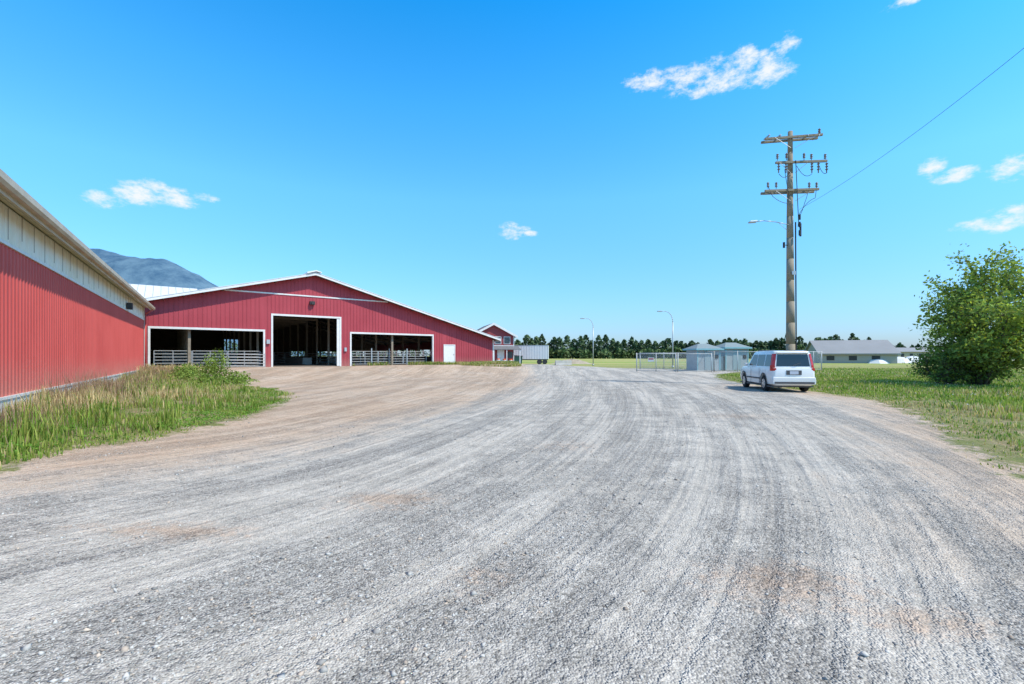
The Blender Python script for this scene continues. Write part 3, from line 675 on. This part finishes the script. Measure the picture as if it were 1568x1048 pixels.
body=q.obj('body',paint,car,smooth=True)
for (wy) in (-1.28,1.34):
    ct=MB().tube((-1.2,wy,.33),(1.2,wy,.33),.40,n=28); co=ct.obj('arch_cut',paint,car); 
    bo=body.modifiers.new('arch','BOOLEAN'); bo.object=co; bo.solver='EXACT'
bpy.context.view_layer.update(); dg=bpy.context.evaluated_depsgraph_get()
me=bpy.data.meshes.new_from_object(body.evaluated_get(dg)); body.modifiers.clear(); body.data=me
for o_ in [o_ for o_ in bpy.data.objects if o_.name.startswith('arch_cut')]: bpy.data.objects.remove(o_,do_unlink=True)
try: me.set_sharp_from_angle(angle=math.radians(38))
except Exception: pass
MB().box(-.62,.62,-1.9,1.9,.3,.75).obj('underbody',plas,car)
def gring(z,y0,y1,hw,c=.14):
    o=[]
    for cx,cyy,a0 in ((hw-c,y1-c,0),(-hw+c,y1-c,90),(-hw+c,y0+c,180),(hw-c,y0+c,270)):
        for k in range(4):
            a=math.radians(a0+k*30); o.append((cx+c*math.cos(a),cyy+c*math.sin(a),z))
    return o
lev=[gring(1.0,-2.13,1.05,.86),gring(1.60,-2.05,.42,.75),gring(1.67,-2.00,.28,.70),gring(1.70,-1.85,.12,.58)]
q=MB(); n=16
for l in lev: q.v+=l
for i in range(3):
    for k in range(n): q.f.append((i*n+k,i*n+(k+1)%n,(i+1)*n+(k+1)%n,(i+1)*n+k))
q.f.append(tuple(range(3*n,4*n))); gh=q.obj('cabin',paint,car,smooth=True)
try: gh.data.set_sharp_from_angle(angle=math.radians(35))
except Exception: pass
gxz=lambda z:.86-.11*(z-1)/.60+.006
yr=lambda z:-2.13+.08*(z-1)/.60-.006
yf=lambda z:1.05-.63*(z-1)/.60+.006
gl=MB()
for sg in (-1,1):
    for (ya,yb,yc,yd) in ((-1.97,-1.30,-1.32,-1.90),(-1.22,-.34,-.34,-1.22),(-.26,.68,.24,-.26)):
        gl.poly([(sg*gxz(1.05),ya,1.05),(sg*gxz(1.05),yb,1.05),(sg*gxz(1.54),yc,1.54),(sg*gxz(1.54),yd,1.54)])
gl.poly([(-.67,yr(1.06),1.06),(.67,yr(1.06),1.06),(.60,yr(1.55),1.55),(-.60,yr(1.55),1.55)])
gl.poly([(-.71,yf(1.05),1.05),(.71,yf(1.05),1.05),(.62,yf(1.55),1.55),(-.62,yf(1.55),1.55)])
gl.obj('windows',cg,car,recalc=False)
q=MB()
for sg in (-1,1):
    q.prism([(sg*.72,-2.15),(sg*.82,-2.11),(sg*.868,-1.99),(sg*.85,-1.96),(sg*.72,-2.06)],'z',.98,1.1)
    q.prism([(sg*.70,-2.22),(sg*.80,-2.205),(sg*.878,-2.09),(sg*.880,-2.0),(sg*.82,-2.0),(sg*.70,-2.1)],'z',.88,.99)
    pts=[(sg*.72,yr(1.1)-.012),(sg*.825,yr(1.1)+.04),(sg*.853,yr(1.1)+.13)]
    a=[(x_,y_,1.1) for x_,y_ in pts]; b=[(x_*.90,y_+.065,1.57) for x_,y_ in pts]
    q.poly([a[0],a[1],b[1],b[0]]); q.poly([a[1],a[2],b[2],b[1]])
q.obj('tail_lights',tl,car,recalc=False)
q=MB(); q.box(-.78,.78,-2.29,-2.2,.36,.44); q.box(-.30,.30,-2.235,-2.215,.72,.9); q.box(-.86,.86,-2.0,2.0,.21,.26)
for sg in (-1,1):
    q.box(sg*.905-.012,sg*.905+.012,-.84,.86,.50,.56)
    q.tube((sg*.64,-1.8,1.715),(sg*.64,.1,1.715),.018,n=6)
    for y in (-.78,.86-.55,): q.box(sg*.897-.003,sg*.897+.003,y-.006,y+.006,.32,.98)
    for wy in (-1.28,1.34):
        for k in range(13):
            a0=math.pi*k/13; a1=math.pi*(k+1)/13
            q.poly([(sg*.90,wy+.40*math.cos(a0),.33+.40*math.sin(a0)),(sg*.90,wy+.40*math.cos(a1),.33+.40*math.sin(a1)),(sg*.90,wy+.45*math.cos(a1),.33+.45*math.sin(a1)),(sg*.90,wy+.45*math.cos(a0),.33+.45*math.sin(a0))])
q.tube((-.02,-2.16,1.1),(.3,-2.15,1.2),.01,n=5)
q.obj('plastic_trim',plas,car)
q=MB(); q.prism([(-.84,.33),(.84,.33),(.86,.45),(.84,.62),(-.84,.62),(-.86,.45)],'y',-2.27,-2.1); q.obj('rear_bumper',paint,car,bevel=.03)
MB().box(-.17,.17,-2.245,-2.237,.74,.87).obj('licence_plate',simple('plate',(.6,.63,.7),.5),car)
MB().box(-.64,.64,-2.16,-2.0,1.60,1.63).obj('rear_spoiler',paint,car,bevel=.01)
q=MB(); [q.box(min(sg*.88,sg*1.03),max(sg*.88,sg*1.03),.68,.80,1.02,1.16) for sg in (-1,1)]; q.obj('mirrors',paint,car,bevel=.03)
q=MB(); h2=MB(); hb=MB()
for sg in (-1,1):
    for wy in (-1.28,1.34):
        x0,x1=sg*.68,sg*.885
        q.tube((x0,wy,.33),(x1,wy,.33),.33,n=32); 
        h2.tube((sg*.86,wy,.33),(sg*.893,wy,.33),.20,.19,20)
        for k in range(5):
            a=k*2*math.pi/5; hb.poly([(sg*.896,wy+.05*math.cos(a+.5),.33+.05*math.sin(a+.5)),(sg*.896,wy+.17*math.cos(a+.35),.33+.17*math.sin(a+.35)),(sg*.896,wy+.17*math.cos(a-.35+1),.33+.17*math.sin(a-.35+1))])
q.obj('tyres',rub,car,bevel=.03); h2.obj('rims',rim,car); hb.obj('rim_gaps',rub,car,recalc=False)
q=MB(); [q.prism([(sg*.45,2.14),(sg*.70,2.10),(sg*.84,1.90),(sg*.80,1.86),(sg*.45,2.0)],'z',.68,.84) for sg in (-1,1)]; q.obj('headlights',rim,car)

# ---------------------------------------------------------------- trees
bark=simple('bark',(.16,.13,.10),.9,var=.4,scale=5,bump=.4); lf=leafmat('leaf',.4)
def tree(name,x,y,H,R,nleaf,lsize,col,seed,stems=5,low=0.,jit=.16,wexp=2.2):
    """branch skeleton is grown freely, then scaled to the exact height H and radius R"""
    r=random.Random(seed); e=empty(name,(x,y,float(gz(x,y)))); tips=[]; paths=[]
    def grow(p,d,L,rad,lv):
        nseg=4; pts=[p]; rs=[rad]
        for i in range(nseg):
            d=(d+Vector((r.gauss(0,.13),r.gauss(0,.13),r.gauss(.03,.08)))).normalized(); p=p+d*(L/nseg); pts.append(p); rs.append(rad*(1-.72*(i+1)/nseg))
            if lv>0 and (lv>1 or i>0): tips.append(p)
            if lv<3 and (lv>0 or i>=(0 if low else 1)):
                for k in range(2 if lv<2 else 1):
                    a=r.uniform(0,6.28); o_=d.orthogonal().normalized(); o_.rotate(Matrix.Rotation(a,3,d)); nd=(d*r.uniform(.45,.9)+o_*r.uniform(.6,1.0)).normalized(); nd.z=max(nd.z,-.2)
                    grow(p,nd,L*r.uniform(.30,.50),rs[-1]*.65+.004,lv+1)
        paths.append((pts,rs)); tips.append(p)
    for s_ in range(stems):
        a=6.28*s_/stems+r.uniform(-.4,.4); tilt=r.uniform(.12,.5) if s_ else .03
        d=Vector((math.cos(a)*tilt,math.sin(a)*tilt,1)).normalized()
        grow(Vector((.15*math.cos(a),.15*math.sin(a),-.1)),d,H*(r.uniform(.62,.86) if s_ else .85),.075 if s_ else .11,0)
    T=np.array([tuple(a) for a in tips]); zs=H/np.percentile(T[:,2],99.8); rs_=R/np.percentile(np.hypot(T[:,0],T[:,1]),96)
    T=T*np.array([rs_,rs_,zs]); br=MB()
    for pts,rs in paths: br.path([(a.x*rs_,a.y*rs_,a.z*zs) for a in pts],rs,6)
    br.obj('trunk_and_limbs',bark,e,smooth=True)
    W_=rng.random(len(T))**wexp; W_*=1+low*(T[:,2]<H*.45); W_/=W_.sum()
    idx=rng.choice(len(T),nleaf,p=W_); c=T[idx]+rng.normal(0,1,(nleaf,3))*np.array([jit,jit,jit*.8])
    k=c[:,2]>.15; c=c[k]; idx=idx[k]; clump=(.65+.7*rng.random(len(T)))[idx]
    cc=np.array(col)*clump[:,None]*rng.uniform(.65,1.35,(len(c),1)); yl=rng.random(len(c))<.18; cc[yl]*=np.array([1.5,1.25,.9])
    leaves('foliage',c,rng.uniform(.6,1.25,len(c))*lsize,cc,lf,parent=e)
tree('leafy_tree',25.2,24.4,7.1,3.5,21000,.105,(.23,.32,.08),23,stems=9,low=.35,jit=.19,wexp=1.5)
tree('leafy_shrub',25.4,25.0,3.0,2.3,7000,.085,(.19,.27,.07),9,stems=6,low=.5)
tree('leafy_shrub',23.7,24.9,1.7,1.2,3000,.07,(.18,.26,.065),12,stems=5,low=.5)

# distant tree row
tv=[];cn=[]; sz_=[]
def ftree(x,y,H,R,n,col,ls=1.):
    z=rng.random(n)**.85; prof=np.where(z<.08,.85+z*1.8,(1-((z-.08)/.92)**2.4))**.6
    a=rng.uniform(0,6.28,n); rr=R*prof*np.sqrt(rng.random(n))*(1+.15*np.sin(a*3+H)+.18*np.sin(z*13+x))
    c=np.column_stack([x+rr*np.cos(a),y+rr*np.sin(a),.1+z*H]); tv.append(c); sz_.append(rng.uniform(.55,1.15,n)*ls)
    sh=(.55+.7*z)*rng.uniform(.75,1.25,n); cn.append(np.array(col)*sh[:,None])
xx_=-30.
while xx_<560:
    near=xx_<205; d=258+rng.normal(0,5)+(0 if near else 130); k_=1 if near else 1.15
    H=(10.6+1.5*math.sin(xx_*.045)+.8*math.sin(xx_*.17)+rng.normal(0,1.4))*k_
    if rng.random()<.10: H*=.7
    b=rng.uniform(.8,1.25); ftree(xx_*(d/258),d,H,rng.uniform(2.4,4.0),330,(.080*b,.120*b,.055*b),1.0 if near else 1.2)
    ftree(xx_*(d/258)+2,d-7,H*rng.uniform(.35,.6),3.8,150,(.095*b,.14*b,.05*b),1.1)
    xx_+=rng.uniform(2.4,4.4)
for i in range(160):
    x=rng.uniform(-420,-20); y=rng.uniform(300,380); ftree(x,y,rng.uniform(9,13),rng.uniform(3,5),100,(.07,.11,.055))
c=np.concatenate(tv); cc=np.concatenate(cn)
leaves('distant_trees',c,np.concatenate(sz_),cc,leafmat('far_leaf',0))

# ---------------------------------------------------------------- far farm buildings
def farm(name,x,y,w,d,h,rh,rz,wall,roof):
    e=empty(name,(x,y,0),rz); q=MB(); q.prism([(-d/2,0),(d/2,0),(d/2,h),(0,h+rh),(-d/2,h)],'x',-w/2,w/2); q.obj('walls',wall,e)
    q=MB()
    for sg in (-1,1): q.prism([(0,h+rh+.03),(sg*(d/2+.6),h-.6*rh/(d/2)+.03),(sg*(d/2+.6),h-.6*rh/(d/2)+.25),(0,h+rh+.25)],'x',-w/2-.5,w/2+.5)
    q.obj('roof',roof,e)
    q=MB(); q.box(w/2+.01,w/2+.08,-d*.3,d*.3,.05,h*.85)
    for k in range(int(w//4)): q.box(-w/2+1.2+k*4,-w/2+2.6+k*4,-d/2-.06,-d/2-.005,h*.3,h*.75)
    q.obj('doors_and_openings',dark,e)
grw=simple('pale_wall',(.40,.38,.34),.8); grr=simple('pale_grey_roof',(.30,.305,.31),.8,var=.12,scale=.3); tw=simple('tan_wall',(.5,.42,.3),.8)
farm('farm_building',74.5,101,13.5,12,2.1,2.7,-.35,grw,grr)
farm('farm_building',178,165,14,8,2.3,1.4,.1,roofw,grr); farm('farm_building',185,210,22,10,3.4,1.6,0,tw,grr); farm('farm_building',225,260,30,12,3.5,2.5,0,tw,grr)
farm('farm_building',78,300,20,9,3.5,2,.1,grw,grr)
a_=np.linspace(0,2*np.pi,17)[:-1]
for i,(x,y,s_) in enumerate(((76,95,.7),(85,100,.9),(95,108,1))):
    e=empty('tarp_pile',(x,y,0),.3*i); q=MB()
    for k in range(3):
        for j in range(16):
            r0,r1=[1,.72,.35,0][k:k+2]; z0,z1=[0,.7,1.0,1.1][k:k+2]
            f=lambda r,z,j:(3*s_*r*math.cos(a_[j%16])*(1+.1*math.sin(j%16*2.3+i)),2.2*r*math.sin(a_[j%16]),z*1.4*s_)
            q.poly([f(r0,z0,j),f(r0,z0,j+1),f(r1,z1,j+1),f(r1,z1,j)])
    q.obj('tarp',roofw,e,smooth=True)

# ---------------------------------------------------------------- mountain
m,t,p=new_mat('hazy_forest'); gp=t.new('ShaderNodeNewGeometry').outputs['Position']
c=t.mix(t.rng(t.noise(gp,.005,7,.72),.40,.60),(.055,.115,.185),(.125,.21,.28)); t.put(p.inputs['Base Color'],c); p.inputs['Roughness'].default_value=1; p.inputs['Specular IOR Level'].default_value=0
nX,nY=200,60; xs=np.linspace(-5600,-1300,nX); ys=np.linspace(2600,5200,nY); A,B=np.meshgrid(xs,ys)
kx=A/3500.; prof=np.interp(kx,[-1.6,-1.15,-1.0,-.953,-.895,-.845,-.766,-.694,-.644,-.55,-.45],[1080,1000,900,855,800,735,700,610,520,300,0])
cr=np.exp(-((B-3500)/620.)**2); Z=prof*cr
for k in range(7):
    f=.0016*1.7**k; Z+=cr*np.minimum(prof/500,1)*(24/1.3**k)*np.sin(A*f+k*2.1+np.sin(B*f*.8)*1.3)*np.cos(B*f*1.2+k)
Z=np.maximum(Z,-5); ii=np.arange(nX*nY).reshape(nY,nX); Fm=np.stack([ii[:-1,:-1],ii[:-1,1:],ii[1:,1:],ii[1:,:-1]],-1).reshape(-1,4)
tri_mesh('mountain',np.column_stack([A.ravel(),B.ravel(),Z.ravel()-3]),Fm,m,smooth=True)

# ---------------------------------------------------------------- sky
SUN_EL=math.radians(52); sdir=np.array([.90,-.43]); sdir/=np.linalg.norm(sdir)
W_=bpy.data.worlds.new('World'); S.world=W_; W_.use_nodes=True; t=NT(W_.node_tree); bg=t.N['Background']
sky=t.new('ShaderNodeTexSky',sky_type='NISHITA'); sky.sun_disc=False; sky.sun_elevation=SUN_EL; sky.sun_rotation=math.atan2(sdir[0],sdir[1]); sky.air_density=1.0; sky.dust_density=.6; sky.ozone_density=2.5; sky.altitude=0
dirv=t.new('ShaderNodeTexCoord').outputs['Generated']; sx=t.new('ShaderNodeSeparateXYZ'); t.L.new(dirv,sx.inputs[0])
az=t.m('ARCTAN2',sx.outputs[0],sx.outputs[1]); el=t.m('ARCSINE',sx.outputs[2])
STR=.15
cr_=t.new('ShaderNodeValToRGB'); t.put(cr_.inputs[0],t.rng(el,0,.9)); R=cr_.color_ramp
stops=[(0,(.64,.80,1.18)),(.12,(.72,1.12,1.48)),(.36,(.74,1.66,1.95)),(.55,(.42,1.70,2.20)),(.74,(.12,1.52,2.25)),(.86,(.9,1.1,1.2)),(1.0,(1.1,1.05,1.0))]
while len(R.elements)<len(stops): R.elements.new(.5)
for e_,(ps,cc_) in zip(R.elements,stops): e_.position=ps; e_.color=tuple(x/2.5 for x in cc_)+(1,)
grd=t.mix(1.0,sky.outputs[0],cr_.outputs[0],'MULTIPLY'); grd=t.mix(1.0,grd,(2.5,2.5,2.5),'MULTIPLY')
def dirof(x,y):
    a=math.atan((x-784)/697); return a,math.atan((545-y)/697*math.cos(a))
cl_=[(1000,123,48,13),(1050,117,45,14),(1105,114,50,22),(1142,92,24,18),(1180,92,24,22),(1198,68,26,14),(1170,118,45,13),(1090,135,60,9),
 (158,307,34,11),(212,297,42,13),(262,300,46,13),(238,286,24,9),(310,302,24,6),(785,354,24,10),(810,358,12,4),(1428,256,20,13),(1465,268,36,9),(1548,256,38,16),(1545,334,48,16),(1500,345,44,8),(1385,2,34,8)]
tot=None
for x,y,rx,ry in cl_:
    a,e_=dirof(x,y); ra=abs(dirof(x+rx,y)[0]-a); re=abs(dirof(x,y-ry)[1]-e_)
    u_=t.m('DIVIDE',t.m('SUBTRACT',az,a),ra*1.45); v_=t.m('DIVIDE',t.m('SUBTRACT',el,e_),re*1.7)
    r2=t.m('ADD',t.m('MULTIPLY',u_,u_),t.m('MULTIPLY',v_,v_)); g_=t.m('SUBTRACT',1.,r2,clamp=True)
    tot=g_ if tot is None else t.m('MAXIMUM',tot,g_)
cv=t.new('ShaderNodeCombineXYZ'); t.put(cv.inputs[0],t.m('MULTIPLY',az,1.)); t.put(cv.inputs[1],t.m('MULTIPLY',el,1.8))
nz=t.noise(cv.outputs[0],24,7,.68)
den=t.rng(t.m('ADD',t.m('MULTIPLY',tot,1.05),t.m('MULTIPLY',t.m('SUBTRACT',nz,.5),3.8)),.28,1.55,0,1,True)
den=t.m('MULTIPLY',den,t.rng(tot,0,.5,0,1,True))
base=t.mix(den,grd,(.93/STR,.97/STR,1.02/STR))
t.L.new(base,bg.inputs[0]); bg.inputs[1].default_value=STR
W_.cycles.sampling_method='MANUAL'; W_.cycles.sample_map_resolution=512
su=bpy.data.lights.new('sun','SUN'); su.energy=4.6; su.angle=math.radians(.5); su.color=(1,.93,.82); so_=link(bpy.data.objects.new('sun',su))
dv=Vector((sdir[0]*math.cos(SUN_EL),sdir[1]*math.cos(SUN_EL),math.sin(SUN_EL))); so_.rotation_euler=dv.to_track_quat('Z','Y').to_euler()

# ---------------------------------------------------------------- camera
cd=bpy.data.cameras.new('camera'); cd.lens=16; cd.sensor_width=36; cd.shift_y=21/1568; cd.clip_start=.05; cd.clip_end=12000
co=link(bpy.data.objects.new('camera',cd)); co.location=(0,0,1.6); co.rotation_euler=(math.radians(90),0,0); S.camera=co
